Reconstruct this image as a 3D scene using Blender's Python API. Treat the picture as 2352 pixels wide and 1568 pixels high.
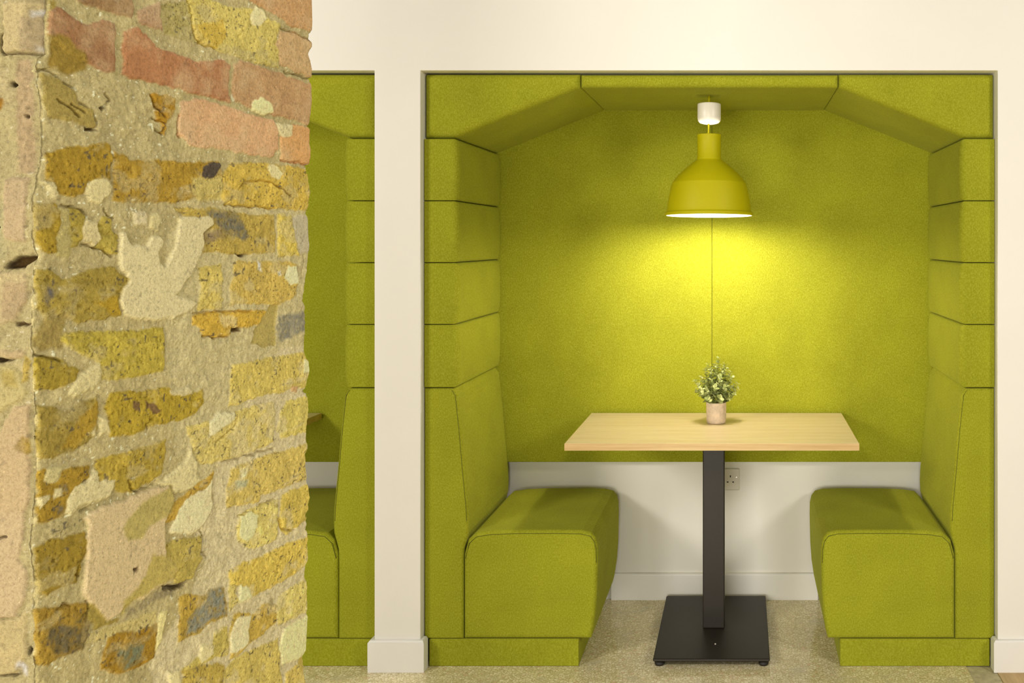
import bpy, bmesh, math, random
import numpy as np
from mathutils import Vector, Matrix

# ------------------------------------------------------------------ scene, camera, light
for o in list(bpy.data.objects):
    bpy.data.objects.remove(o)
SC = bpy.context.scene
COL = SC.collection
PI = math.pi

SC.view_settings.view_transform = 'Standard'
SC.view_settings.look = 'None'
SC.view_settings.gamma = 1.0
SC.view_settings.use_curve_mapping = False
SC.view_settings.exposure = 0.10

cam_data = bpy.data.cameras.new('camera')
cam = bpy.data.objects.new('camera', cam_data)
COL.objects.link(cam)
cam.location = (0, 0, 1.43)
cam.rotation_euler = (PI / 2, 0, 0)
cam_data.sensor_fit = 'HORIZONTAL'
cam_data.sensor_width = 36.0
cam_data.lens = 36.0 * 2150 / 2352
cam_data.shift_x = (1176 - 1705) / 2352
cam_data.shift_y = -(784 - 556) / 2352
cam_data.clip_start = 0.05
SC.camera = cam

world = bpy.data.worlds.new('world')
SC.world = world
world.use_nodes = True
bg = world.node_tree.nodes['Background']
bg.inputs['Color'].default_value = (1.0, 0.93, 0.78, 1)
bg.inputs['Strength'].default_value = 0.05


def area(name, loc, target, size, power, col):
    d = bpy.data.lights.new(name, 'AREA')
    d.shape = 'RECTANGLE'
    d.size, d.size_y = size
    d.energy = power
    d.color = col
    o = bpy.data.objects.new(name, d)
    COL.objects.link(o)
    o.location = loc
    v = Vector(target) - Vector(loc)
    o.rotation_euler = v.to_track_quat('-Z', 'Y').to_euler()
    return o


ROOM = (1.0, 0.945, 0.85)
area('ceiling_light_left', (-3.2, 0.1, 2.4), (0.0, 3.4, 0.7), (0.9, 0.7), 66, ROOM)
area('ceiling_light_right', (2.7, 0.3, 2.4), (-0.2, 3.2, 0.7), (0.7, 0.7), 44, ROOM)
area('fill_light_middle', (0.2, 1.3, 2.95), (0.2, 1.5, 0.0), (1.6, 0.7), 9, ROOM)  # added overhead fill for floor, seats and brick; no lamp known there
area('fill_light_behind', (-0.9, -2.4, 1.0), (-0.6, 3.0, 0.5), (2.6, 1.4), 146, ROOM)  # added soft fill behind the camera, no window known there

# ------------------------------------------------------------------ helpers


def lin(c):
    r = []
    for v in c:
        v = v / 255.0
        r.append(v / 12.92 if v <= 0.04045 else ((v + 0.055) / 1.055) ** 2.4)
    return tuple(r) + (1.0,)


def new_mat(name):
    m = bpy.data.materials.new(name)
    m.use_nodes = True
    nt = m.node_tree
    return m, nt, nt.nodes['Principled BSDF']


def nd(nt, typ, **kw):
    n = nt.nodes.new(typ)
    for k, v in kw.items():
        if k in n.inputs:
            n.inputs[k].default_value = v
        else:
            setattr(n, k, v)
    return n


def ramp(nt, stops):
    n = nt.nodes.new('ShaderNodeValToRGB')
    el = n.color_ramp.elements
    while len(el) < len(stops):
        el.new(0.5)
    for e, (p, c) in zip(el, stops):
        e.position = p
        e.color = c if len(c) == 4 else tuple(c) + (1,)
    return n


def coords(nt, scale=(1, 1, 1), kind='Object'):
    t = nt.nodes.new('ShaderNodeTexCoord')
    m = nt.nodes.new('ShaderNodeMapping')
    m.inputs['Scale'].default_value = scale
    nt.links.new(t.outputs[kind], m.inputs['Vector'])
    return m.outputs['Vector']


def noise(nt, vec, scale, detail=2, rough=0.5):
    n = nd(nt, 'ShaderNodeTexNoise', Scale=scale, Detail=detail, Roughness=rough)
    nt.links.new(vec, n.inputs['Vector'])
    return n.outputs['Fac']


def bump(nt, bsdf, height, strength, dist):
    b = nd(nt, 'ShaderNodeBump', Strength=strength, Distance=dist)
    nt.links.new(height, b.inputs['Height'])
    nt.links.new(b.outputs['Normal'], bsdf.inputs['Normal'])


def mix(nt, fac, a, b, mode='MIX'):
    m = nt.nodes.new('ShaderNodeMix')
    m.data_type = 'RGBA'
    m.blend_type = mode
    for sock, v in ((m.inputs[0], fac), (m.inputs[6], a), (m.inputs[7], b)):
        if hasattr(v, 'links'):
            nt.links.new(v, sock)
        else:
            sock.default_value = v
    return m.outputs[2]


def link(name, mesh, mat=None, parent=None, loc=None):
    o = bpy.data.objects.new(name, mesh)
    COL.objects.link(o)
    if mat is not None:
        for m in (mat if isinstance(mat, (list, tuple)) else [mat]):
            mesh.materials.append(m)
    if parent is not None:
        o.parent = parent
    if loc is not None:
        o.location = loc
    return o


def from_bm(name, bm, mat, parent=None, loc=None, smooth=False):
    bmesh.ops.recalc_face_normals(bm, faces=bm.faces)
    me = bpy.data.meshes.new(name)
    bm.to_mesh(me)
    bm.free()
    if smooth:
        me.polygons.foreach_set('use_smooth', [True] * len(me.polygons))
    return link(name, me, mat, parent, loc)


def tag(o, label=None, cat=None, group=None, kind=None):
    for k, v in (('label', label), ('category', cat), ('group', group), ('kind', kind)):
        if v:
            o[k] = v
    return o


def empty(name, loc):
    o = bpy.data.objects.new(name, None)
    COL.objects.link(o)
    o.location = loc
    o.empty_display_size = 0.1
    return o


def add_box(bm, a, b):
    v = [bm.verts.new((x, y, z)) for x in (a[0], b[0]) for y in (a[1], b[1]) for z in (a[2], b[2])]
    for f in ((0, 1, 3, 2), (4, 6, 7, 5), (0, 4, 5, 1), (2, 3, 7, 6), (0, 2, 6, 4), (1, 5, 7, 3)):
        bm.faces.new([v[i] for i in f])
    return v


def box(name, a, b, mat, parent=None, loc=None, bevel=0.0, seg=3):
    bm = bmesh.new()
    add_box(bm, a, b)
    o = from_bm(name, bm, mat, parent, loc)
    if bevel:
        soften(o, bevel, seg)
    return o


def soften(o, width, seg=3, limit='ANGLE'):
    m = o.modifiers.new('bevel', 'BEVEL')
    m.width = width
    m.segments = seg
    m.limit_method = limit
    m.angle_limit = math.radians(40)
    o.data.polygons.foreach_set('use_smooth', [True] * len(o.data.polygons))
    w = o.modifiers.new('normals', 'WEIGHTED_NORMAL')
    w.keep_sharp = False
    return o


def prism(name, pts, y0, y1, mat, rim, parent=None, loc=(0, 0, 0), edge_w=None, seg=4):
    """outline in x,z pushed from y0 (front) to y1; rim = (front radius, back radius);
    edge_w: radius of each long edge, by outline corner"""
    bm = bmesh.new()
    lay = bm.edges.layers.float.new('bevel_weight_edge')
    lx, ly, lz = loc
    fv = [bm.verts.new((x - lx, y0 - ly, z - lz)) for x, z in pts]
    bv = [bm.verts.new((x - lx, y1 - ly, z - lz)) for x, z in pts]
    n = len(pts)
    bm.faces.new(fv)
    bm.faces.new(bv[::-1])
    top = max([rim[0], rim[1]] + (list(edge_w) if edge_w else [0]))
    for i in range(n):
        j = (i + 1) % n
        bm.faces.new((fv[i], bv[i], bv[j], fv[j]))
    bm.edges.ensure_lookup_table()
    for e in bm.edges:
        a, b = e.verts
        if a in fv and b in fv:
            e[lay] = rim[0] / top
        elif a in bv and b in bv:
            e[lay] = rim[1] / top
        elif edge_w:
            i = fv.index(a) if a in fv else fv.index(b)
            e[lay] = edge_w[i] / top
    o = from_bm(name, bm, mat, parent, loc if parent is None else None)
    soften(o, top, seg, 'WEIGHT')
    return o


def lathe(name, prof, mat, parent=None, loc=None, n=64, cap=False):
    bm = bmesh.new()
    rings = []
    for r, z in prof:
        if r < 1e-6:
            rings.append([bm.verts.new((0, 0, z))])
        else:
            rings.append([bm.verts.new((r * math.cos(2 * PI * k / n), r * math.sin(2 * PI * k / n), z)) for k in range(n)])
    for a, b in zip(rings, rings[1:]):
        for k in range(n):
            k2 = (k + 1) % n
            if len(a) == 1:
                bm.faces.new((a[0], b[k], b[k2]))
            elif len(b) == 1:
                bm.faces.new((a[k], b[0], a[k2]))
            else:
                bm.faces.new((a[k], b[k], b[k2], a[k2]))
    return from_bm(name, bm, mat, parent, loc, smooth=True)


def tube_bm(bm, pts, radius, n=8):
    pts = [Vector(p) for p in pts]
    rings = []
    for i, p in enumerate(pts):
        t = (pts[min(i + 1, len(pts) - 1)] - pts[max(i - 1, 0)]).normalized()
        ref = Vector((0, 0, 1)) if abs(t.z) < 0.9 else Vector((1, 0, 0))
        u = t.cross(ref).normalized()
        w = t.cross(u).normalized()
        r = radius[i] if isinstance(radius, (list, tuple)) else radius
        rings.append([bm.verts.new(p + (u * math.cos(2 * PI * k / n) + w * math.sin(2 * PI * k / n)) * r) for k in range(n)])
    for a, b in zip(rings, rings[1:]):
        for k in range(n):
            bm.faces.new((a[k], b[k], b[(k + 1) % n], a[(k + 1) % n]))
    bm.faces.new(rings[0][::-1])
    bm.faces.new(rings[-1])


# ------------------------------------------------------------------ materials
def fabric_mat():
    m, nt, b = new_mat('lime_wool_felt')
    v = coords(nt, (1, 1, 0.62))
    fine = noise(nt, v, 520, 3, 0.65)
    mid = noise(nt, v, 250, 3, 0.6)
    mixed = nd(nt, 'ShaderNodeMath', operation='MULTIPLY_ADD')
    nt.links.new(mid, mixed.inputs[0])
    mixed.inputs[1].default_value = 0.45
    s = nd(nt, 'ShaderNodeMath', operation='MULTIPLY')
    nt.links.new(fine, s.inputs[0])
    s.inputs[1].default_value = 0.6
    nt.links.new(s.outputs[0], mixed.inputs[2])
    r = ramp(nt, [(0.36, (0.228, 0.245, 0.008)), (0.53, (0.325, 0.338, 0.019)), (0.70, (0.45, 0.455, 0.05))])
    nt.links.new(mixed.outputs[0], r.inputs['Fac'])
    big = noise(nt, coords(nt), 7, 3, 0.5)
    r2 = ramp(nt, [(0.3, (0.93, 0.93, 0.93)), (0.7, (1.05, 1.05, 1.05))])
    nt.links.new(big, r2.inputs['Fac'])
    nt.links.new(mix(nt, 1.0, r.outputs['Color'], r2.outputs['Color'], 'MULTIPLY'), b.inputs['Base Color'])
    b.inputs['Roughness'].default_value = 0.95
    b.inputs['Specular IOR Level'].default_value = 0.1
    b.inputs['Sheen Weight'].default_value = 0.15
    b.inputs['Sheen Tint'].default_value = (0.8, 0.85, 0.2, 1)
    bump(nt, b, fine, 0.35, 0.0012)
    return m


def seam_mat():
    m, nt, b = new_mat('seam_thread')
    b.inputs['Base Color'].default_value = (0.13, 0.14, 0.004, 1)
    b.inputs['Roughness'].default_value = 0.9
    return m


def paint_mat(name, col, rough=0.55):
    m, nt, b = new_mat(name)
    n = noise(nt, coords(nt), 3.0, 3)
    c = lin(col)
    r = ramp(nt, [(0.3, tuple(v * 0.97 for v in c[:3])), (0.7, c[:3])])
    nt.links.new(n, r.inputs['Fac'])
    nt.links.new(r.outputs['Color'], b.inputs['Base Color'])
    b.inputs['Roughness'].default_value = rough
    b.inputs['Specular IOR Level'].default_value = 0.3
    bump(nt, b, noise(nt, coords(nt), 260, 2), 0.04, 0.001)
    return m


def terrazzo_mat():
    m, nt, b = new_mat('worn_terrazzo')
    v = coords(nt)
    wob = nd(nt, 'ShaderNodeTexNoise', Scale=60, Detail=2)
    nt.links.new(v, wob.inputs['Vector'])
    add = nd(nt, 'ShaderNodeVectorMath', operation='MULTIPLY_ADD')
    nt.links.new(wob.outputs['Color'], add.inputs[0])
    add.inputs[1].default_value = (0.012, 0.012, 0.012)
    nt.links.new(v, add.inputs[2])
    vo = nd(nt, 'ShaderNodeTexVoronoi', Scale=95, feature='DISTANCE_TO_EDGE')
    nt.links.new(add.outputs[0], vo.inputs['Vector'])
    vc = nd(nt, 'ShaderNodeTexVoronoi', Scale=95)
    nt.links.new(add.outputs[0], vc.inputs['Vector'])
    gap = ramp(nt, [(0.02, (1, 1, 1)), (0.14, (0, 0, 0))])
    nt.links.new(vo.outputs['Distance'], gap.inputs['Fac'])
    chip = ramp(nt, [(0.0, lin((212, 202, 160))[:3]), (0.5, lin((232, 222, 182))[:3]), (0.85, lin((242, 234, 204))[:3]), (1.0, lin((218, 190, 154))[:3])])
    sep = nd(nt, 'ShaderNodeSeparateColor')
    nt.links.new(vc.outputs['Color'], sep.inputs[0])
    nt.links.new(sep.outputs[0], chip.inputs['Fac'])
    c1 = mix(nt, gap.outputs['Color'], chip.outputs['Color'], lin((190, 176, 128)))
    big = noise(nt, v, 4, 4, 0.6)
    r2 = ramp(nt, [(0.3, (1.05, 1.05, 1.02)), (0.7, (1.22, 1.2, 1.16))])
    nt.links.new(big, r2.inputs['Fac'])
    c2 = mix(nt, 1.0, c1, r2.outputs['Color'], 'MULTIPLY')
    patch = ramp(nt, [(0.60, (0, 0, 0)), (0.68, (1, 1, 1))])
    nt.links.new(noise(nt, v, 9, 2), patch.inputs['Fac'])
    pf = nd(nt, 'ShaderNodeMath', operation='MULTIPLY')
    nt.links.new(patch.outputs['Color'], pf.inputs[0])
    pf.inputs[1].default_value = 0.45
    nt.links.new(mix(nt, pf.outputs[0], c2, lin((206, 199, 166))), b.inputs['Base Color'])
    b.inputs['Roughness'].default_value = 0.05
    bump(nt, b, vo.outputs['Distance'], 0.15, 0.001)
    return m


def concrete_mat(name, col):
    m, nt, b = new_mat(name)
    v = coords(nt)
    n = noise(nt, v, 45, 6, 0.65)
    c = lin(col)
    r = ramp(nt, [(0.3, tuple(x * 0.72 for x in c[:3])), (0.55, c[:3]), (0.75, tuple(min(1, x * 1.15) for x in c[:3]))])
    nt.links.new(n, r.inputs['Fac'])
    nt.links.new(r.outputs['Color'], b.inputs['Base Color'])
    b.inputs['Roughness'].default_value = 0.85
    bump(nt, b, n, 0.5, 0.003)
    return m


def wood_mat(name, light, dark, axis_scale, rough, spec=0.4):
    m, nt, b = new_mat(name)
    v = coords(nt, axis_scale)
    n = noise(nt, v, 9, 5, 0.6)
    r = ramp(nt, [(0.32, lin(dark)[:3]), (0.62, lin(light)[:3])])
    nt.links.new(n, r.inputs['Fac'])
    fine = noise(nt, v, 60, 3, 0.6)
    r2 = ramp(nt, [(0.3, (0.93, 0.92, 0.9)), (0.6, (1, 1, 1))])
    nt.links.new(fine, r2.inputs['Fac'])
    nt.links.new(mix(nt, 1.0, r.outputs['Color'], r2.outputs['Color'], 'MULTIPLY'), b.inputs['Base Color'])
    b.inputs['Roughness'].default_value = rough
    b.inputs['Specular IOR Level'].default_value = spec
    bump(nt, b, fine, 0.06, 0.0006)
    return m


def plain_mat(name, col, rough=0.5, metal=0.0, spec=0.5, speck=0.0):
    m, nt, b = new_mat(name)
    c = lin(col)
    n = noise(nt, coords(nt), 180, 2)
    r = ramp(nt, [(0.3, tuple(x * (1 - speck) for x in c[:3])), (0.7, c[:3])])
    nt.links.new(n, r.inputs['Fac'])
    nt.links.new(r.outputs['Color'], b.inputs['Base Color'])
    b.inputs['Roughness'].default_value = rough
    b.inputs['Metallic'].default_value = metal
    b.inputs['Specular IOR Level'].default_value = spec
    return m


def masonry_mat():
    m, nt, b = new_mat('old_brickwork')
    at = nt.nodes.new('ShaderNodeAttribute')
    at.attribute_name = 'stone'
    v = coords(nt)
    n1 = noise(nt, v, 240, 4, 0.7)
    r1 = ramp(nt, [(0.28, (0.70, 0.68, 0.62)), (0.5, (1, 1, 1)), (0.72, (1.14, 1.13, 1.10))])
    nt.links.new(n1, r1.inputs['Fac'])
    n2 = noise(nt, v, 800, 2, 0.6)
    r2 = ramp(nt, [(0.3, (0.86, 0.85, 0.82)), (0.65, (1.07, 1.07, 1.06))])
    nt.links.new(n2, r2.inputs['Fac'])
    c = mix(nt, 1.0, at.outputs['Color'], r1.outputs['Color'], 'MULTIPLY')
    c = mix(nt, 1.0, c, r2.outputs['Color'], 'MULTIPLY')
    # scattered burnt specks and grit
    for sc, pick, size, tone in ((115, 0.90, 0.30, (0.42, 0.39, 0.34)), (250, 0.86, 0.32, (0.50, 0.46, 0.38)), (210, 0.96, 0.28, (1.4, 1.4, 1.4))):
        wob = nd(nt, 'ShaderNodeTexNoise', Scale=sc * 2.0, Detail=1)
        nt.links.new(v, wob.inputs['Vector'])
        add = nd(nt, 'ShaderNodeVectorMath', operation='MULTIPLY_ADD')
        nt.links.new(wob.outputs['Color'], add.inputs[0])
        add.inputs[1].default_value = (0.6 / sc,) * 3
        nt.links.new(v, add.inputs[2])
        vo = nd(nt, 'ShaderNodeTexVoronoi', Scale=sc)
        nt.links.new(add.outputs[0], vo.inputs['Vector'])
        sep = nd(nt, 'ShaderNodeSeparateColor')
        nt.links.new(vo.outputs['Color'], sep.inputs[0])
        g = ramp(nt, [(pick, (0, 0, 0)), (pick + 0.02, (1, 1, 1))])
        nt.links.new(sep.outputs[0], g.inputs['Fac'])
        d = ramp(nt, [(size * 0.75, (1, 1, 1)), (size, (0, 0, 0))])
        nt.links.new(vo.outputs['Distance'], d.inputs['Fac'])
        f = nd(nt, 'ShaderNodeMath', operation='MULTIPLY')
        nt.links.new(g.outputs['Color'], f.inputs[0])
        nt.links.new(d.outputs['Color'], f.inputs[1])
        if tone[0] < 1:
            f2 = nd(nt, 'ShaderNodeMath', operation='MULTIPLY')
            nt.links.new(f.outputs[0], f2.inputs[0])
            nt.links.new(at.outputs['Alpha'], f2.inputs[1])
            f = f2
        dark = mix(nt, 1.0, c, tuple(tone) + (1,), 'MULTIPLY')
        c = mix(nt, f.outputs[0], c, dark)
    nt.links.new(c, b.inputs['Base Color'])
    b.inputs['Roughness'].default_value = 0.92
    b.inputs['Specular IOR Level'].default_value = 0.15
    bump(nt, b, n1, 0.6, 0.0022)
    return m


def glow_mat(name, col, strength):
    m, nt, b = new_mat(name)
    b.inputs['Base Color'].default_value = tuple(col) + (1,)
    b.inputs['Emission Color'].default_value = tuple(col) + (1,)
    b.inputs['Emission Strength'].default_value = strength
    return m


def leaf_mat(name, col, col2):
    m, nt, b = new_mat(name)
    r = ramp(nt, [(0.4, lin(col)[:3]), (0.6, lin(col2)[:3])])
    nt.links.new(noise(nt, coords(nt), 90, 2), r.inputs['Fac'])
    nt.links.new(r.outputs['Color'], b.inputs['Base Color'])
    b.inputs['Roughness'].default_value = 0.6
    return m


FAB = fabric_mat()
SEAM = seam_mat()
WALL = paint_mat('white_wall_paint', (245, 242, 234))
TRIM = paint_mat('white_gloss_trim', (245, 243, 237), 0.35)
TERR = terrazzo_mat()
OAK = wood_mat('oak_laminate', (223, 206, 158), (213, 191, 138), (0.35, 4.0, 4.0), 0.38)
BOARD = wood_mat('floor_oak', (206, 178, 122), (182, 150, 98), (5.0, 0.4, 5.0), 0.45)
BLACK = plain_mat('black_powder_coat', (43, 37, 29), 0.45, 0.0, 0.35, 0.12)
RUBBER = plain_mat('black_rubber', (34, 30, 25), 0.6)
LIME = plain_mat('lime_rubber', (184, 176, 8), 0.5, 0.0, 0.2, 0.03)
SHADE_IN = plain_mat('shade_inside_glare', (245, 240, 225), 0.6)  # lamp glare inside the lime shade put into a white colour
WHITE = plain_mat('white_plastic', (232, 226, 212), 0.35)
DARK = plain_mat('dark_slot', (20, 16, 12), 0.7)
STEEL = plain_mat('screw_steel', (200, 195, 180), 0.3, 0.9)
POT = concrete_mat('pinkish_pot_concrete', (214, 194, 168))
SOIL = plain_mat('dark_soil', (48, 40, 26), 0.9, 0, 0.2, 0.5)
LEAF_A = leaf_mat('pale_leaf', (214, 218, 150), (164, 176, 96))
LEAF_B = leaf_mat('deep_leaf', (120, 132, 62), (168, 180, 104))
STEM = plain_mat('green_stem', (130, 128, 60), 0.7)
MASON = masonry_mat()

# ------------------------------------------------------------------ key sizes (metres)
CEN = -0.111          # middle of the lit booth
HALF = 0.9635         # half width of an opening
PITCH = 2.081         # from booth to booth
YW = 3.125            # front of the plaster wall
YF = 3.155            # front of the upholstery
YP = 3.709            # face of the felt back panel
YB = 3.755            # white wall behind
TOPZ = 2.003

# ------------------------------------------------------------------ room shell
xl, xr = CEN - HALF, CEN + HALF
bm = bmesh.new()
comb = [(-4.2, 0)]
for k in (-1, 0):
    a, b_ = xl + k * PITCH, xr + k * PITCH
    comb += [(a, 0), (a, TOPZ), (b_, TOPZ), (b_, 0)]
comb += [(3.0, 0), (3.0, 3.0), (-4.2, 3.0)]
fv = [bm.verts.new((x, YW, z)) for x, z in comb]
bv = [bm.verts.new((x, YB, z)) for x, z in comb]
bm.faces.new(fv)
bm.faces.new(bv[::-1])
for i in range(len(comb)):
    j = (i + 1) % len(comb)
    bm.faces.new((fv[i], bv[i], bv[j], fv[j]))
w = from_bm('wall_front', bm, WALL)
soften(w, 0.0025, 2)
tag(w, 'cream plaster wall with the booth openings cut into it', kind='structure')
tag(box('wall_back', (-4.2, YB, 0), (3.0, YB + 0.06, 3.0), WALL), 'white wall at the back of the booths', kind='structure')

tag(box('floor', (-4.2, -2.6, -0.05), (0.7545, YB + 0.06, 0), TERR), 'worn pale terrazzo floor', kind='structure')
STRIP = concrete_mat('cracked_screed', (206, 196, 158))
bm = bmesh.new()
rnd = random.Random(4)
edge = [(0.7575 + rnd.uniform(-0.002, 0.002), 2.9 + 0.86 * k / 24) for k in range(25)]
pts = [(0.7545, YB + 0.06)] + [(0.7545, 2.0)] + [(0.848, 2.0), (0.848, YB + 0.06)]
vv = [bm.verts.new((x, y, -0.002)) for x, y in pts]
lo = [bm.verts.new((x, y, -0.05)) for x, y in pts]
bm.faces.new(vv)
bm.faces.new(lo[::-1])
for i in range(4):
    j = (i + 1) % 4
    bm.faces.new((vv[i], lo[i], lo[j], vv[j]))
tag(from_bm('floor_screed', bm, STRIP), 'cracked grey screed strip at the right end of the terrazzo', kind='structure')
tag(box('floor_boards', (0.8485, -2.6, -0.05), (3.0, YW, 0.001), BOARD), 'oak floorboards in front of the right wall', kind='structure')
tag(box('floor_screed_front', (0.7545, -2.6, -0.05), (0.848, 1.9995, -0.002), STRIP), 'screed strip running towards the viewer', kind='structure')


def skirting(name, pts, label, closed=False):
    """skirting board following pts (x, y) on its wall side, standing 17 mm off it"""
    prof = [(0, 0), (0.017, 0), (0.017, 0.098), (0.011, 0.106), (0, 0.106)]
    bm = bmesh.new()
    rings = []
    n = len(pts)
    for i, p in enumerate(pts):
        p = Vector(p)
        ds = []
        if i > 0:
            ds.append((p - Vector(pts[i - 1])).normalized())
        if i < n - 1:
            ds.append((Vector(pts[i + 1]) - p).normalized())
        ns = [Vector((d.y, -d.x)) for d in ds]
        m_ = ns[0] if len(ns) == 1 else (ns[0] + ns[1]) / (1 + ns[0].dot(ns[1]))
        rings.append([bm.verts.new((p.x + m_.x * t, p.y + m_.y * t, z)) for t, z in prof])
    for a, b2 in zip(rings, rings[1:]):
        for k in range(len(prof)):
            k2 = (k + 1) % len(prof)
            bm.faces.new((a[k], b2[k], b2[k2], a[k2]))
    bm.faces.new(rings[0][::-1])
    bm.faces.new(rings[-1])
    o = from_bm(name, bm, TRIM)
    soften(o, 0.0015, 2)
    return tag(o, label, kind='structure')


p0, p1 = xr - PITCH, xl
skirting('baseboard_left', [(p0, YF - 0.004), (p0, YW), (p1, YW), (p1, YF - 0.004)], 'white skirting wrapped round the foot of the pillar between the booths')
skirting('baseboard_right', [(xr, YF - 0.004), (xr, YW), (3.0, YW)], 'white skirting at the right edge of the booth opening')
skirting('baseboard_back', [(xl + 0.55, YB), (xr - 0.55, YB)], 'white skirting on the back wall under the table')

# ------------------------------------------------------------------ booth upholstery


def side_pad(sgn, z0, z1, label):
    """one felt pad of a side wall; sgn -1 left, +1 right"""
    x0, x1 = CEN + sgn * 0.849, CEN + sgn * (HALF - 0.0015)
    loc = ((x0 + x1) / 2, (YF + YP) / 2, (z0 + z1) / 2)
    bm = bmesh.new()
    v = add_box(bm, (min(x0, x1), YF, z0 + 0.0012), (max(x0, x1), YP - 0.001, z1 - 0.0012))
    for q in v:
        q.co -= Vector(loc)
    inner, hz = x0 - loc[0], (z1 - z0) / 2 - 0.0012
    for k in range(1, 10):
        bmesh.ops.bisect_plane(bm, geom=bm.verts[:] + bm.edges[:] + bm.faces[:], plane_co=(0, 0, -hz + 2 * hz * k / 10), plane_no=(0, 0, 1))
    lay = bm.edges.layers.float.new('bevel_weight_edge')
    for e in bm.edges:
        a, c = e.verts[0].co, e.verts[1].co
        isin = abs(a.x - inner) < 1e-5 and abs(c.x - inner) < 1e-5
        front, back = a.y < 0 and c.y < 0, a.y > 0 and c.y > 0
        rim = abs(abs(a.z) - hz) < 1e-5 and abs(abs(c.z) - hz) < 1e-5
        vert = abs(a.z - c.z) > 0.005
        if not (rim or vert):
            continue
        if isin and front and vert:
            r = 0.024
        elif isin and back and vert:
            r = 0.012
        elif isin:
            r = 0.010
        elif front:
            r = 0.0035
        else:
            r = 0.002
        e[lay] = r / 0.024
    for q in bm.verts:
        if abs(q.co.x - inner) < 1e-5:
            t = abs(q.co.z) / hz
            q.co.x += -sgn * 0.006 * (1 - t ** 3) + sgn * 0.002
    o = from_bm('side_pad', bm, FAB, None, loc)
    soften(o, 0.024, 6, 'WEIGHT')
    return tag(o, label, 'wall pad', 'felt pads lining the booth sides')


ZS = [1.7795, 1.5695, 1.3610, 1.1525, 0.9395]
ORD = ['topmost', 'second from the top', 'third from the top', 'lowest']
right_pads = []
for i in range(4):
    side_pad(-1, ZS[i + 1], ZS[i], f'lime felt wall pad on the left side of the lit booth, {ORD[i]}')
    right_pads.append(side_pad(1, ZS[i + 1], ZS[i], f'lime felt wall pad on the right side of the lit booth, {ORD[i]}'))


def mirror(pts, sgn):
    q = [(CEN + sgn * x, z) for x, z in pts]
    return q if sgn > 0 else q[::-1]


def slope_panel(sgn, label):
    pts = [(HALF - 0.0015, 1.9985), (0.4365, 1.9985), (0.4365, 1.9530), (0.864, 1.7812), (HALF - 0.0015, 1.7812)]
    ew = [0.002, 0.002, 0.004, 0.006, 0.002]
    q = mirror(pts, sgn)
    if sgn < 0:
        ew = ew[::-1]
    loc = (CEN + sgn * 0.7, (YF + YP) / 2, 1.9)
    o = prism('ceiling_pad', q, YF, YP - 0.001, FAB, (0.028, 0.004), None, loc, ew, 6)
    return tag(o, label, 'ceiling pad', 'felt pads of the booth ceilings')


slope_panel(-1, 'sloping lime felt ceiling pad at the left of the lit booth')
slope_right = slope_panel(1, 'sloping lime felt ceiling pad at the right of the lit booth')
q = [(CEN + 0.435, 1.9965), (CEN - 0.435, 1.9965), (CEN - 0.435, 1.9520), (CEN + 0.435, 1.9520)]
o = prism('ceiling_pad', q, YF, YP - 0.001, FAB, (0.022, 0.004), None, (CEN, (YF + YP) / 2, 1.97), [0.002, 0.002, 0.005, 0.005], 5)
centre_pad = tag(o, 'flat lime felt ceiling pad above the pendant lamp', 'ceiling pad', 'felt pads of the booth ceilings')


def back_panel(x0, x1, label):
    loc = ((x0 + x1) / 2, YP + 0.02, 1.27)
    bm = bmesh.new()
    for v in add_box(bm, (x0, YP, 0.5590), (x1, YB - 0.0005, 1.9985)):
        v.co -= Vector(loc)
    o = from_bm('back_panel', bm, FAB, None, loc)
    soften(o, 0.0025, 3)
    return tag(o, label, 'back panel', 'felt back panels of the booths')


SX = -0.1205
back_left = back_panel(CEN - HALF + 0.001, SX - 0.0005, 'lime felt back panel behind the lamp, left of the centre seam')
back_right = back_panel(SX + 0.0005, CEN + HALF - 0.001, 'lime felt back panel behind the lamp, right of the centre seam')


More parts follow.
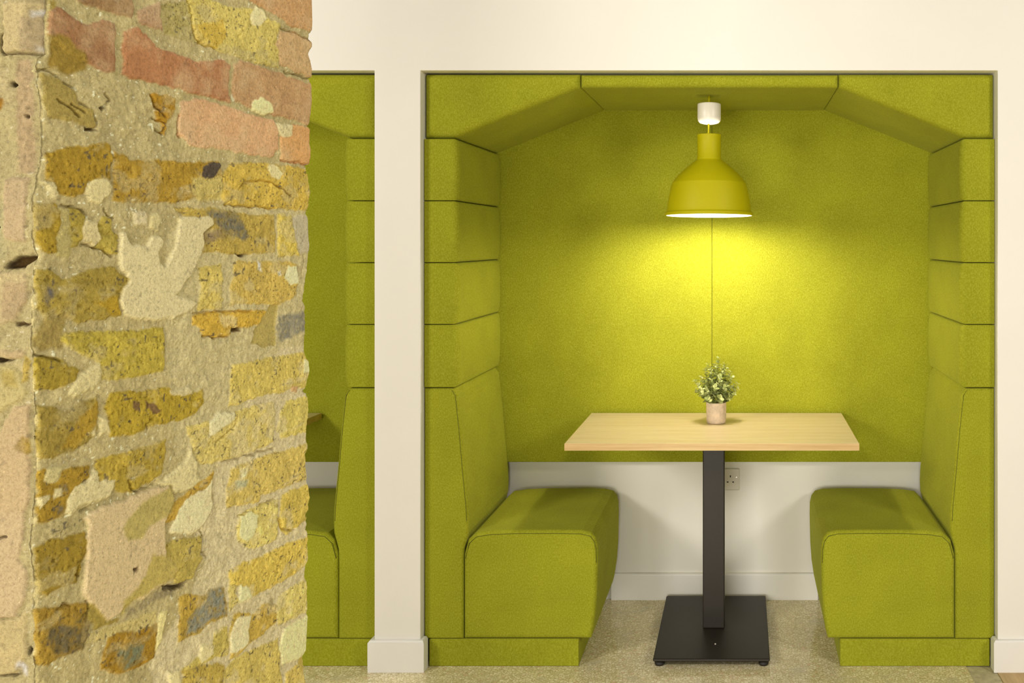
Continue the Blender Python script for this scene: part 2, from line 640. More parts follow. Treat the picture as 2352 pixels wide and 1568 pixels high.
def bench(sgn, label):
    root = empty('bench', (CEN + sgn * 0.66, YF, 0))
    tag(root, label, 'bench', 'felt covered booth benches')
    L = (root.location.x, root.location.y, 0)
    # backrest: leaning face, rounded top front corner
    pts = [(HALF - 0.0015, 0.9375), (0.868, 0.9375), (0.851, 0.915), (0.8455, 0.87), (0.838, 0.80), (0.826, 0.66), (0.8135, 0.53), (0.812, 0.49), (0.8135, 0.45), (0.8285, 0.395), (0.8300, 0.36), (0.8300, 0.0925), (HALF - 0.0015, 0.0925)]
    ew = [0.002] + [0.001] * 11 + [0.002]
    q = mirror(pts, sgn)
    if sgn < 0:
        ew = ew[::-1]
    prism('backrest', q, YF, YP - 0.002, FAB, (0.010, 0.010), root, L, ew, 4)
    # seat block: crowned top, nose tapering inwards towards the floor
    pts = [(0.8285, 0.0925), (0.8285, 0.375), (0.815, 0.425), (0.790, 0.448), (0.74, 0.4555), (0.66, 0.4585), (0.52, 0.459), (0.43, 0.4575), (0.398, 0.450), (0.384, 0.432), (0.3775, 0.405), (0.3765, 0.36), (0.379, 0.25), (0.384, 0.18), (0.393, 0.12), (0.400, 0.0925)]
    seat_q = mirror(pts, sgn)
    sw = [0.001] * len(pts)
    prism('seat', seat_q, YF, YP - 0.002, FAB, (0.016, 0.012), root, L, sw, 5)
    seat = root.children[-1]
    seat = [c for c in root.children if c.name.startswith('seat')][0]
    # stitched seams along the front rims
    bm = bmesh.new()
    path = [(CEN + sgn * (x * 0.979 + 0.0118), z - 0.0105 * (1 if z > 0.2 else 0)) for x, z in pts[1:12]]
    tube_bm(bm, [(x - L[0], 0.0002, z) for x, z in path], 0.0011, 6)
    from_bm('seam', bm, SEAM, seat, None, True)
    back = [c for c in root.children if c.name.startswith('backrest')][0]
    bm = bmesh.new()
    path = [(0.868, 0.931), (0.857, 0.914), (0.852, 0.87), (0.8445, 0.80), (0.8325, 0.66), (0.820, 0.53), (0.8185, 0.49)]
    tube_bm(bm, [(CEN + sgn * x - L[0], 0.0002, z) for x, z in path], 0.0010, 6)
    from_bm('seam', bm, SEAM, back, None, True)
    # plinth
    a, b = CEN + sgn * 0.441, CEN + sgn * (HALF - 0.0176)
    p = box('plinth', (min(a, b) - L[0], 0.002, 0.0003), (max(a, b) - L[0], YP - YF - 0.012, 0.0920), FAB, root, None, 0.003, 2)
    return root


bench(-1, 'lime felt bench on the left of the lit booth, facing right')
bench_right = bench(1, 'lime felt bench on the right of the lit booth, facing left')


def table(label):
    x0, x1, y0, y1, zt = -0.595, 0.391, 3.134, 3.694, 0.7565
    cx = -0.104
    root = empty('pedestal_table', (cx, 3.43, 0))
    tag(root, label, 'table', 'pedestal tables in the booths')
    t = box('tabletop', (x0 - cx, y0 - 3.43, zt - 0.0245), (x1 - cx, y1 - 3.43, zt), OAK, root, None, 0.0012, 2)
    bm = bmesh.new()
    e = 0.0006
    add_box(bm, (x0 - cx - e, y0 - 3.43 - e, zt - 0.0235), (x1 - cx + e, y0 - 3.43 + 0.0004, zt - 0.0012))
    add_box(bm, (x1 - cx - 0.0004, y0 - 3.43 + 0.001, zt - 0.0235), (x1 - cx + e, y1 - 3.43, zt - 0.0012))
    add_box(bm, (x0 - cx - e, y0 - 3.43 + 0.001, zt - 0.0235), (x0 - cx + 0.0004, y1 - 3.43, zt - 0.0012))
    from_bm('edge_band', bm, OAK_EDGE, t)
    col = box('column', (-0.0395, 3.393 - 3.43, 0.0305), (0.0395, 3.472 - 3.43, zt - 0.030), BLACK, root, None, 0.004, 3)
    box('top_bracket', (-0.16, -0.16, zt - 0.0300), (0.16, 0.16, zt - 0.0247), BLACK, root)
    bp = box('base_plate', (-0.197, 3.145 - 3.43, 0.020), (0.197, 3.711 - 3.43, 0.0300), BLACK, root, None, 0.005, 3)
    bm = bmesh.new()
    bmesh.ops.create_cone(bm, cap_ends=True, segments=12, radius1=0.0030, radius2=0.0024, depth=0.003,
                          matrix=Matrix.Translation((0.010, 3.262 - 3.43, 0.0306)))
    s = from_bm('screw', bm, WHITE, bp)  # small bright spot coloured white, built as a screw head
    tag(s, 'white speck on the table base plate')
    for sx in (-1, 1):
        for yy in (3.172, 3.684):
            lathe('foot', [(0, 0.0002), (0.0145, 0.0002), (0.017, 0.004), (0.017, 0.0105), (0.013, 0.014), (0.008, 0.0198), (0, 0.0198)], RUBBER, root, (sx * 0.176, yy - 3.43, 0), 24)
    return root


OAK_EDGE = wood_mat('oak_edge_band', (226, 196, 138), (206, 170, 112), (0.35, 4.0, 9.0), 0.42)
main_table = table('oak topped pedestal table with black column and plant on it')


def copy_tree(o, parent=None):
    c = o.copy()
    COL.objects.link(c)
    c.parent = parent
    for ch in list(o.children):
        copy_tree(ch, c)
    return c


# the neighbouring booth behind the brick wall
for i, p in enumerate(right_pads):
    c = copy_tree(p)
    c.location.x -= PITCH
    c['label'] = f'lime felt wall pad in the unlit booth beside the brick wall, {ORD[i]}'
for src, lab, dx in ((slope_right, 'sloping lime felt ceiling pad in the unlit booth beside the brick wall', 0),
                     (centre_pad, 'flat lime felt ceiling pad of the unlit booth behind the brick wall', 0),
                     (back_left, 'lime felt back panel of the unlit booth, left half behind the brick wall', 0),
                     (back_right, 'shaded lime felt back panel of the unlit booth beside the brick wall', 0),
                     (bench_right, 'lime felt bench of the unlit booth, partly hidden by the brick wall', 0),
                     (main_table, 'table of the unlit booth, only its end showing past the brick wall', 0.03)):
    c = copy_tree(src)
    c.location.x += dx - PITCH
    c['label'] = lab

# ------------------------------------------------------------------ double socket on the back wall
root = empty('wall_socket', (-0.0838, YB, 0.481))
tag(root, 'white double wall socket half hidden by the table column', 'socket')
fp = box('faceplate', (-0.073, -0.0095, -0.043), (0.073, -0.0002, 0.043), WHITE, root, None, 0.004, 3)
for cx in (-0.036, 0.036):
    for a, b in (((-0.0022, 0.0085), (0.0022, 0.0165)), ((-0.0145, -0.0125), (-0.0075, -0.0080)), ((0.0075, -0.0125), (0.0145, -0.0080))):
        box('pin_slot', (cx + a[0], -0.0098, a[1]), (cx + b[0], -0.0094, b[1]), DARK, fp)
for cx in (-0.0603, 0.0603):
    bm = bmesh.new()
    bmesh.ops.create_cone(bm, cap_ends=True, segments=20, radius1=0.0032, radius2=0.0024, depth=0.0016,
                          matrix=Matrix.Translation((cx, -0.0100, 0.009)) @ Matrix.Rotation(PI / 2, 4, 'X'))
    from_bm('screw', bm, STEEL, fp)

# ------------------------------------------------------------------ pendant lamp
LX, LY = -0.1182, 3.34
root = empty('pendant_lamp', (LX, LY, 1.9518))
root.rotation_euler = (math.radians(-1.0), 0, 0)
tag(root, 'lime yellow rubber pendant lamp hanging lit over the table', 'lamp')
ZR = 1.9518
rose = lathe('ceiling_rose', [(0, -0.0285), (0.0405, -0.029), (0.0418, -0.0315), (0.0418, -0.080), (0.0395, -0.0905), (0.0335, -0.097), (0.022, -0.1005), (0, -0.1010)], WHITE, root, None, 48)
bm = bmesh.new()
tube_bm(bm, [(0, 0, -0.0003), (0, 0, -0.0290)], 0.004, 10)
from_bm('suspension_cord', bm, LIME, root, None, True)  # short cord added because the lamp hangs forward to spread its light
bm = bmesh.new()
tube_bm(bm, [(-0.002, 0, -0.1010), (-0.0022, 0, -0.13), (-0.0015, 0, -0.20), (0, 0, -0.285)], 0.0032, 10)
from_bm('cord', bm, LIME, root, None, True)


def pz(px):   # height of a feature seen at this distance
    return 1.43 + (556 - px) * LY / 2150 - ZR


outer = [(0.0425, 310.5), (0.0450, 309.8), (0.0458, 311), (0.0455, 313), (0.0443, 315), (0.0443, 361), (0.0458, 362.5), (0.0462, 366), (0.0470, 367.5), (0.0560, 371.5), (0.0684, 377.8), (0.0815, 384), (0.0935, 390.5), (0.1040, 396.5), (0.1140, 402.8), (0.1225, 408.5), (0.1300, 414.5), (0.1360, 419.5), (0.1385, 421.5), (0.1385, 423), (0.1398, 425), (0.1430, 433), (0.1462, 441), (0.1500, 452), (0.1532, 464), (0.1556, 476), (0.1570, 485), (0.1580, 487), (0.1618, 487.6), (0.1645, 489.5), (0.1650, 492), (0.1640, 494.5), (0.1610, 495.8), (0.1585, 495.2)]
outer = [(r * 0.9543, pz(p)) for r, p in outer]
inner = [(r - 0.0035, z + 0.0005) for r, z in outer[::-1][7:]]
shade = lathe('lamp_shade', outer, LIME, root, None, 96)
lathe('shade_inside', [(outer[-1][0], outer[-1][1])] + [(max(r, 0.035), z) for r, z in inner], SHADE_IN, shade, None, 96)
BULB = glow_mat('bulb_glow', (1.0, 0.90, 0.84), 280.0)
hold = lathe('lamp_holder', [(0, pz(455) + 0.075), (0.010, pz(455) + 0.075), (0.019, pz(455) + 0.066), (0.019, pz(455) + 0.03), (0.014, pz(455) + 0.028), (0, pz(455) + 0.028)], WHITE, root, None, 32)
bz = pz(494) + 0.0315
R = 0.036
bulb = lathe('bulb', [(0.012, bz + R + 0.012)] + [(R * math.sin(t), bz + R * math.cos(t)) for t in [0.35 + (PI - 0.35) * k / 14 for k in range(14)]] + [(0, bz - R)], BULB, root, None, 32)

# ------------------------------------------------------------------ plant on the table
root = empty('potted_plant', (-0.0972, 3.49, 0.7567))
tag(root, 'small leafy plant in a round concrete pot on the oak table', 'plant')
lathe('pot', [(0, 0.0002), (0.030, 0.0002), (0.0345, 0.002), (0.0362, 0.007), (0.0372, 0.04), (0.0376, 0.076), (0.0372, 0.0785), (0.0345, 0.0788), (0.0335, 0.076), (0.0330, 0.062)], POT, root, None, 48)
lathe('soil', [(0.0334, 0.064), (0.020, 0.068), (0, 0.070)], SOIL, root, None, 32)
rnd = random.Random(11)


def leaf(bm, base, out, up, size, mi):
    out = out.normalized()
    side = out.cross(up).normalized()
    up2 = side.cross(out).normalized()
    c = bm.verts.new(base + out * size * 0.52 - up2 * size * 0.05)
    rim = []
    for k in range(9):
        t = 2 * PI * k / 9
        rr = 0.5 * (1 + 0.06 * math.cos(t))
        p = base + out * (size * (0.52 - rr * math.cos(t))) + side * (size * 0.46 * math.sin(t)) + up2 * size * 0.10 * abs(math.sin(t))
        rim.append(bm.verts.new(p))
    for k in range(9):
        f = bm.faces.new((c, rim[k], rim[(k + 1) % 9]))
        f.material_index = mi
        f.smooth = True


def sprig(root, start, tip, bend, n, size):
    bm = bmesh.new()
    S_, T_ = Vector(start), Vector(tip)
    mid = (S_ + T_) / 2 + Vector(bend)
    pts = []
    for k in range(9):
        t = k / 8
        pts.append(S_ * (1 - t) ** 2 + mid * 2 * t * (1 - t) + T_ * t * t)
    tube_bm(bm, pts, [0.0011 - 0.0006 * k / 8 for k in range(9)], 5)
    for k in range(n):
        t = 0.22 + 0.78 * (k + 0.5) / n
        i = min(int(t * 8), 7)
        p = pts[i].lerp(pts[i + 1], t * 8 - i)
        d = (pts[i + 1] - pts[i]).normalized()
        a0 = rnd.uniform(0, 2 * PI)
        s = size * (1.05 - 0.5 * t) * rnd.uniform(0.8, 1.15)
        ref = d.orthogonal().normalized()
        for h in range(2):
            o_ = Matrix.Rotation(a0 + h * PI, 3, d) @ ref
            o_ = (o_ + d * rnd.uniform(0.2, 0.8) + Vector((0, -0.15, 0.1)))
            leaf(bm, p, o_, d + Vector((rnd.uniform(-.4, .4), rnd.uniform(-.4, .4), 0.6)), s, 1 if rnd.random() < 0.4 + 0.5 * t else 2)
    bm.faces.ensure_lookup_table()
    me = bpy.data.meshes.new('sprig')
    bm.to_mesh(me)
    bm.free()
    return link('sprig', me, [STEM, LEAF_A, LEAF_B], root)


# tips: sideways, towards the viewer, height above the table
TIPS = [(0.008, 0.00, 0.243), (-0.010, 0.015, 0.218), (-0.030, -0.005, 0.222), (-0.044, 0.01, 0.203), (-0.058, -0.01, 0.175), (-0.062, 0.02, 0.160), (-0.084, 0.00, 0.158), (-0.070, -0.03, 0.138), (-0.078, 0.0, 0.118), (-0.050, -0.045, 0.118), (0.034, 0.01, 0.218), (0.043, -0.01, 0.205), (0.056, 0.01, 0.190), (0.064, -0.01, 0.172), (0.080, 0.0, 0.148), (0.083, 0.02, 0.126), (0.072, -0.02, 0.112), (0.050, -0.04, 0.10), (-0.022, -0.045, 0.175), (0.018, -0.05, 0.182), (0.0, -0.06, 0.145), (-0.040, -0.055, 0.140), (0.040, -0.055, 0.150), (0.0, 0.05, 0.19), (-0.04, 0.05, 0.165), (0.045, 0.05, 0.165), (-0.02, -0.03, 0.205), (0.022, -0.025, 0.21), (-0.030, -0.058, 0.100), (0.020, -0.062, 0.105), (0.058, 0.03, 0.10), (-0.055, 0.03, 0.10)]
for x, y, z in TIPS:
    st = (x * 0.22 + rnd.uniform(-.004, .004), y * 0.22, 0.064)
    L_ = math.sqrt(x * x + y * y + (z - .06) ** 2)
    sprig(root, st, (x, y, z), (-x * 0.12, -y * 0.12, 0.012), max(7, int(L_ * 80)), 0.0235)
STONE_GAIN = 1.16
# outlines on the side face, traced colours hold the dimmer light at left: (kind, colour, [along-wall mm, height mm, ...])
SIDE_SHAPES = [
 ('O',(218,197,146),[322,1132,451,1252,577,1269,577,606,180,797,164,859,230,899,275,953,247,1032]),  # paler mortar, with the brighter light at this end put into its colour
 ('O',(206,186,130),[196,1428,230,1478,342,1489,577,1490,577,1245,451,1252,322,1132,265,1027,213,1148,196,1280]),  # second paler mortar step, light falloff put into its colour too
 ('O',(165,140,65),[6,1722,18,1726,14,1697,6,1679]),
 ('R',(160,120,75),[47,1733,134,1755,138,1747,132,1731,101,1731,74,1731,49,1732]),
 ('R',(182,142,102),[146,1743,164,1755,184,1765,188,1727,164,1729,148,1730]),
 ('M',(176,157,90),[188,1763,236,1781,245,1774,240,1761,247,1747,256,1724,225,1722,197,1724,186,1741]),
 ('Y',(216,191,102),[238,1785,277,1794,331,1792,378,1802,455,1794,443,1773,452,1723,378,1720,296,1723,258,1725,247,1750,240,1765]),
 ('Y',(206,172,74),[249,1746,311,1770,316,1745,296,1724,263,1724]),
 ('L',(226,206,146),[373,1793,392,1812,411,1810,417,1797,400,1780,378,1779]),
 ('R',(205,156,101),[370,1819,553,1867,553,1805,485,1801,449,1808,400,1816]),
 ('R',(206,166,112),[455,1785,498,1791,540,1786,553,1781,553,1765,553,1748,553,1724,498,1724,455,1731,444,1760]),
 ('R',(166,117,76),[15,1713,26,1714,46,1706,64,1706,83,1714,105,1714,105,1689,106,1655,88,1651,59,1657,26,1670,7,1682,7,1707]),
 ('O',(158,128,54),[6,1682,26,1683,59,1666,62,1651,36,1636,6,1642]),
 ('R',(186,127,82),[121,1711,146,1720,178,1700,203,1698,258,1695,315,1709,328,1702,323,1670,330,1647,276,1649,214,1651,194,1651,121,1652]),
 ('R',(196,151,101),[341,1706,357,1716,411,1714,470,1711,553,1710,553,1646,527,1637,498,1641,434,1642,373,1648,341,1652,335,1672]),
 ('L',(231,211,147),[378,1652,400,1666,428,1658,434,1644,411,1637,383,1641]),
 ('R',(222,171,119),[227,1632,258,1640,316,1638,383,1633,437,1631,449,1612,449,1588,428,1571,357,1572,282,1573,245,1573,225,1583,222,1610]),
 ('R',(223,166,102),[455,1607,485,1617,491,1631,553,1630,553,1605,553,1585,553,1567,455,1568]),
 ('L',(216,196,141),[443,1628,488,1630,485,1611,461,1606,446,1618]),
 ('Y',(178,133,42),[172,1634,201,1636,212,1633,209,1616,195,1602,195,1583,184,1597,178,1614]),
 ('S',(172,147,77),[-6,1634,12,1632,33,1628,46,1616,52,1602,71,1599,78,1587,76,1577,52,1577,39,1580,6,1580,0,1601,-3,1620]),
 ('K',(95,72,34),[62,1575,76,1577,77,1573,62,1571]),
 ('K',(95,72,34),[81,1604,91,1609,90,1605,84,1601]),
 ('Y',(172,137,47),[3,1537,21,1542,73,1553,97,1557,100,1542,99,1513,63,1508,56,1491,21,1489,17,1505,3,1504]),
 ('L',(211,191,132),[62,1502,74,1511,94,1511,101,1501,94,1488,80,1479,64,1482,59,1492]),
 ('L',(202,182,127),[-2,1501,12,1504,17,1499,20,1482,10,1480,3,1493]),
 ('Y',(180,142,52),[106,1548,134,1541,209,1544,275,1548,303,1552,311,1534,311,1504,247,1494,213,1488,104,1485]),
 ('O',(206,181,102),[242,1524,306,1530,316,1514,311,1495,258,1491,247,1505]),
 ('D',(92,78,62),[268,1543,282,1549,300,1551,309,1549,303,1540,288,1527,275,1524,266,1528]),
 ('Y',(211,176,77),[334,1552,384,1558,469,1559,543,1557,547,1520,543,1487,411,1488,317,1489,311,1501,316,1518,311,1527]),
 ('L',(226,204,142),[419,1556,435,1560,457,1547,451,1535,428,1539]),
 ('Y',(168,137,47),[-12,1475,14,1475,21,1467,20,1453,15,1437,17,1419,7,1418,-8,1426,-12,1445,-15,1460]),
 ('S',(187,167,102),[21,1471,37,1472,39,1432,33,1408,17,1413,17,1437,25,1459]),
 ('Y',(172,147,62),[37,1473,49,1471,61,1463,54,1454,52,1434,49,1426,39,1426]),
 ('L',(211,189,132),[62,1461,71,1456,80,1454,80,1445,85,1435,76,1426,59,1427,52,1436,52,1450]),
 ('Y',(187,162,72),[83,1462,99,1461,101,1443,110,1438,110,1414,94,1417,76,1426,85,1436,81,1446]),
 ('L',(206,186,137),[134,1471,158,1471,162,1450,138,1454]),
 ('L',(206,186,127),[164,1468,182,1472,188,1460,182,1444,166,1447]),
 ('Y',(192,162,77),[216,1478,306,1481,351,1476,392,1472,437,1475,440,1414,336,1413,272,1417,274,1429,270,1445,291,1455,289,1467,236,1467]),
 ('G',(122,113,90),[277,1475,311,1478,346,1474,370,1439,362,1432,331,1435,306,1452,291,1462]),
 ('G',(152,128,88),[270,1442,306,1452,316,1439,296,1429,274,1432]),
 ('Y',(221,191,87),[449,1477,485,1474,491,1444,504,1409,449,1408,446,1451]),
 ('S',(200,182,142),[498,1476,550,1478,550,1440,550,1412,510,1409,491,1440,488,1470]),
 ('K',(95,72,34),[341,1412,373,1411,357,1407]),
 ('C',(216,196,142),[113,1442,120,1446,126,1433,134,1426,156,1425,168,1437,182,1437,192,1432,180,1412,182,1400,190,1394,200,1409,213,1428,215,1452,221,1464,239,1467,261,1466,275,1470,289,1467,290,1457,275,1447,269,1440,270,1427,267,1414,256,1402,247,1383,234,1371,213,1353,247,1345,261,1339,239,1329,213,1323,172,1322,141,1326,122,1332,117,1347,112,1353,115,1367,126,1378,125,1387,115,1393,113,1416]),
 ('Y',(168,142,62),[-9,1394,10,1395,23,1383,39,1383,59,1392,80,1397,101,1398,112,1388,127,1381,116,1370,110,1351,117,1333,94,1333,49,1331,17,1344,4,1339,-9,1352,-11,1379]),
 ('O',(182,147,47),[71,1354,101,1362,108,1359,112,1347,117,1333,99,1333,83,1346]),
 ('G',(100,92,84),[4,1374,12,1372,10,1362,4,1352,-2,1361]),
 ('Y',(213,186,97),[263,1392,308,1396,311,1330,261,1330,267,1366]),
 ('Y',(209,176,87),[341,1400,400,1398,482,1396,498,1390,501,1357,495,1342,479,1333,440,1328,331,1335,331,1363,338,1380]),
 ('L',(233,216,157),[473,1389,498,1388,504,1357,479,1356,461,1370]),
 ('O',(240,230,200),[394,1398,401,1398,404,1385,397,1385]),
 ('O',(240,230,200),[444,1382,452,1382,452,1374,444,1375]),
 ('Y',(213,171,67),[247,1321,265,1323,331,1322,383,1320,417,1317,400,1300,378,1295,346,1296,331,1294,328,1286,296,1287,270,1293,265,1305,249,1310]),
 ('O',(226,196,122),[303,1317,346,1315,344,1302,316,1301,306,1307]),
 ('K',(125,97,50),[331,1299,354,1295,357,1288,333,1290]),  # hollow in the plaster, its shadow put into the brown
 ('H',(190,166,92),[428,1326,449,1328,446,1302,446,1259,411,1256,383,1268,389,1289,406,1307]),
 ('G',(142,133,110),[449,1307,482,1307,517,1310,547,1302,547,1276,473,1264,449,1265]),
 ('O',(168,143,78),[-14,1314,1,1339,33,1342,26,1299,-14,1304]),
 ('Y',(191,166,67),[32,1318,83,1313,164,1309,190,1309,193,1281,191,1250,134,1250,87,1252,82,1272,73,1280,56,1288,40,1298,24,1310]),
 ('Y',(219,191,97),[336,1239,373,1237,443,1238,550,1235,550,1221,550,1201,550,1173,485,1181,464,1177,400,1182,341,1177,328,1176,328,1197,333,1217]),
 ('L',(228,210,150),[517,1225,547,1217,547,1197,517,1201]),
 ('L',(206,161,107),[482,1182,504,1180,501,1171,485,1173]),
 ('Y',(164,138,52),[-14,1291,1,1293,26,1284,49,1269,42,1257,17,1253,-8,1258,-14,1274]),
 ('L',(211,191,132),[78,1276,85,1264,83,1251,69,1242,42,1235,34,1243,46,1258,62,1267]),
 ('Y',(182,152,52),[97,1232,156,1225,195,1225,213,1213,247,1206,268,1209,269,1188,254,1181,225,1175,172,1176,156,1175,126,1172,97,1179,95,1201,92,1216]),
 ('L',(206,186,132),[199,1220,242,1220,247,1210,225,1208,201,1215]),
 ('D',(130,100,60),[134,1216,146,1215,146,1202,136,1205]),
 ('D',(130,100,60),[156,1213,170,1210,186,1194,170,1194,158,1207]),
 ('Y',(164,138,62),[-8,1234,7,1229,36,1218,52,1229,76,1231,80,1213,78,1191,64,1178,39,1170,7,1170,-8,1172,-9,1203]),
 ('O',(178,143,52),[49,1208,78,1228,80,1196,59,1189,46,1172,26,1176]),
 ('L',(208,188,130),[81,1207,92,1200,96,1182,80,1179,80,1196]),
 ('L',(208,188,130),[66,1190,74,1192,74,1182,68,1183]),
 ('Y',(219,193,107),[236,1161,279,1161,282,1141,316,1151,341,1165,383,1166,437,1164,440,1142,434,1102,411,1096,336,1095,296,1099,263,1103,254,1122,247,1141]),
 ('L',(223,206,152),[306,1170,341,1167,338,1152,316,1147,282,1137,282,1161]),
 ('Y',(221,196,102),[473,1158,550,1159,550,1122,550,1096,458,1101,443,1119,455,1139]),
 ('Y',(187,157,62),[76,1150,101,1149,148,1150,194,1152,194,1130,186,1106,138,1094,110,1103,106,1121,80,1123,76,1139]),
 ('Y',(168,133,47),[23,1149,62,1146,64,1132,46,1126,33,1122,36,1108,28,1095,-8,1095,-9,1113,6,1117,-9,1127,-8,1155,0,1157,0,1141,17,1138]),
 ('L',(213,193,137),[61,1128,73,1141,80,1123,105,1119,105,1105,94,1095,76,1096,56,1101,36,1093,29,1096,34,1116,41,1126]),
 ('L',(205,185,130),[12,1131,23,1128,23,1119,12,1119]),
 ('L',(205,185,130),[-9,1126,6,1126,6,1119,-5,1111]),
 ('L',(196,177,118),[1,1158,26,1155,17,1139,0,1141]),
 ('G',(100,98,88),[25,1133,31,1130,31,1121,25,1124]),
 ('G',(95,92,85),[18,1106,27,1104,25,1096,18,1098]),
 ('Y',(216,186,97),[331,1077,400,1080,550,1072,550,1042,550,1013,485,1017,400,1019,400,1010,321,1023,318,1044,328,1062]),
 ('O',(229,211,152),[349,1075,367,1072,365,1055,351,1058]),
 ('O',(190,182,135),[341,1057,370,1052,367,1042,344,1046]),
 ('L',(216,196,137),[238,1117,247,1133,249,1118,258,1105,258,1090,267,1076,242,1071,212,1070,207,1083,180,1095,203,1099,225,1109]),
 ('Y',(192,153,62),[258,1073,291,1083,289,1069,274,1059,245,1056,225,1050,209,1034,195,1035,212,1057]),
 ('L',(226,206,152),[255,1063,275,1061,289,1073,291,1036,287,1024,275,1015,261,1006,247,1004,209,1016,200,1020,211,1033,217,1047,234,1058]),
 ('Y',(216,186,87),[460,1005,550,1001,550,983,550,953,540,945,495,938,469,936,454,944,454,984]),
 ('Y',(226,201,112),[358,1001,406,1001,446,999,446,961,443,936,395,937,363,947,347,966,347,990]),
 ('L',(233,216,152),[354,999,378,998,397,985,392,972,383,957,367,953,351,967,351,984]),
 ('Y',(158,129,47),[-11,1065,6,1069,26,1063,56,1065,62,1050,59,1037,51,1026,47,1005,26,1008,4,1005,-9,1012,-9,1038]),
 ('M',(182,162,107),[17,1089,56,1088,59,1075,49,1068,23,1069,9,1080]),
 ('Y',(191,166,82),[197,1003,225,1003,265,992,267,962,247,939,212,942,205,973,197,989]),
 ('C',(208,180,130),[58,1081,73,1088,104,1088,134,1088,172,1090,200,1086,209,1074,209,1056,200,1046,192,1036,195,999,195,986,206,979,213,968,209,951,188,949,156,945,134,948,119,945,110,937,90,939,73,957,63,972,56,988,55,1000,58,1023,60,1048,63,1069]),
 ('O',(190,168,95),[149,1076,206,1084,211,1068,205,1048,192,1042,164,1040,149,1028,125,1032,117,1050,122,1060,134,1068]),
 ('O',(195,170,90),[168,998,194,989,213,974,213,951,174,952,138,948,123,940,116,936,117,956,134,961,154,976]),
 ('K',(95,70,40),[134,991,144,989,143,985,136,985]),
 ('Y',(221,189,87),[351,922,411,916,470,917,550,907,550,864,517,863,464,859,400,860,381,863,367,883,331,899,328,921]),
 ('L',(229,211,152),[349,891,367,883,381,862,357,860,341,864,349,875]),
 ('Y',(216,191,107),[328,897,341,894,344,865,328,862]),
 ('Y',(192,157,67),[222,921,236,919,277,902,282,907,316,896,321,855,282,859,254,854,233,857,218,859,222,886]),
 ('G',(142,137,114),[284,905,313,897,316,872,318,858,291,862,258,857,236,863,240,880,251,889,277,891]),
 ('K',(120,100,60),[190,949,209,942,227,940,245,937,231,934,212,933,193,942]),
 ('G',(150,132,95),[131,939,148,943,186,942,213,942,213,929,178,932,154,930,121,928]),
 ('Y',(226,201,112),[449,836,550,838,550,780,485,784,449,791,443,818]),
 ('Y',(206,171,77),[381,831,414,838,440,825,443,797,411,790,378,790,346,784,331,787,328,828,341,849,373,838]),
 ('L',(226,206,152),[346,841,381,833,370,811,373,792,346,788,328,795,328,826]),
 ('G',(170,150,98),[417,839,434,838,440,826,425,827]),
 ('L',(231,211,147),[464,776,550,772,550,717,543,702,501,707,458,718,449,750]),
 ('Y',(206,181,92),[296,841,321,838,326,812,321,793,296,803,267,803,227,814,258,817,291,821]),
 ('Y',(213,186,97),[341,781,411,770,446,765,452,721,458,683,311,752,318,772]),
 ('Y',(196,166,77),[229,811,296,791,316,782,311,752,227,791]),
 ('L',(221,201,142),[199,823,222,812,225,792,201,803]),
 ('L',(221,201,142),[263,835,291,821,291,808,265,805,258,819]),
 ('Y',(216,186,97),[470,698,510,697,533,669,550,658,550,640,467,679]),
 ('Y',(168,133,52),[-14,994,14,984,56,975,62,970,61,949,66,936,57,920,26,921,4,922,-11,929,-11,967]),
 ('G',(112,98,66),[-2,966,20,963,59,944,64,937,59,919,26,921,12,931,0,948]),
 ('G',(85,80,55),[41,960,56,961,52,951,42,954]),
 ('S',(168,143,67),[62,975,71,969,94,937,112,933,112,929,76,935,62,950]),
 ('M',(206,182,112),[66,933,112,926,178,918,178,899,146,900,116,914,96,912,61,920]),
 ('Y',(168,128,42),[96,914,116,912,146,900,178,899,176,869,174,856,138,855,112,863,83,880,87,894]),
 ('G',(127,127,94),[108,894,138,887,152,879,146,865,123,861,112,866]),
 ('L',(221,201,132),[182,915,198,913,194,892,188,870,176,863,176,880]),
]
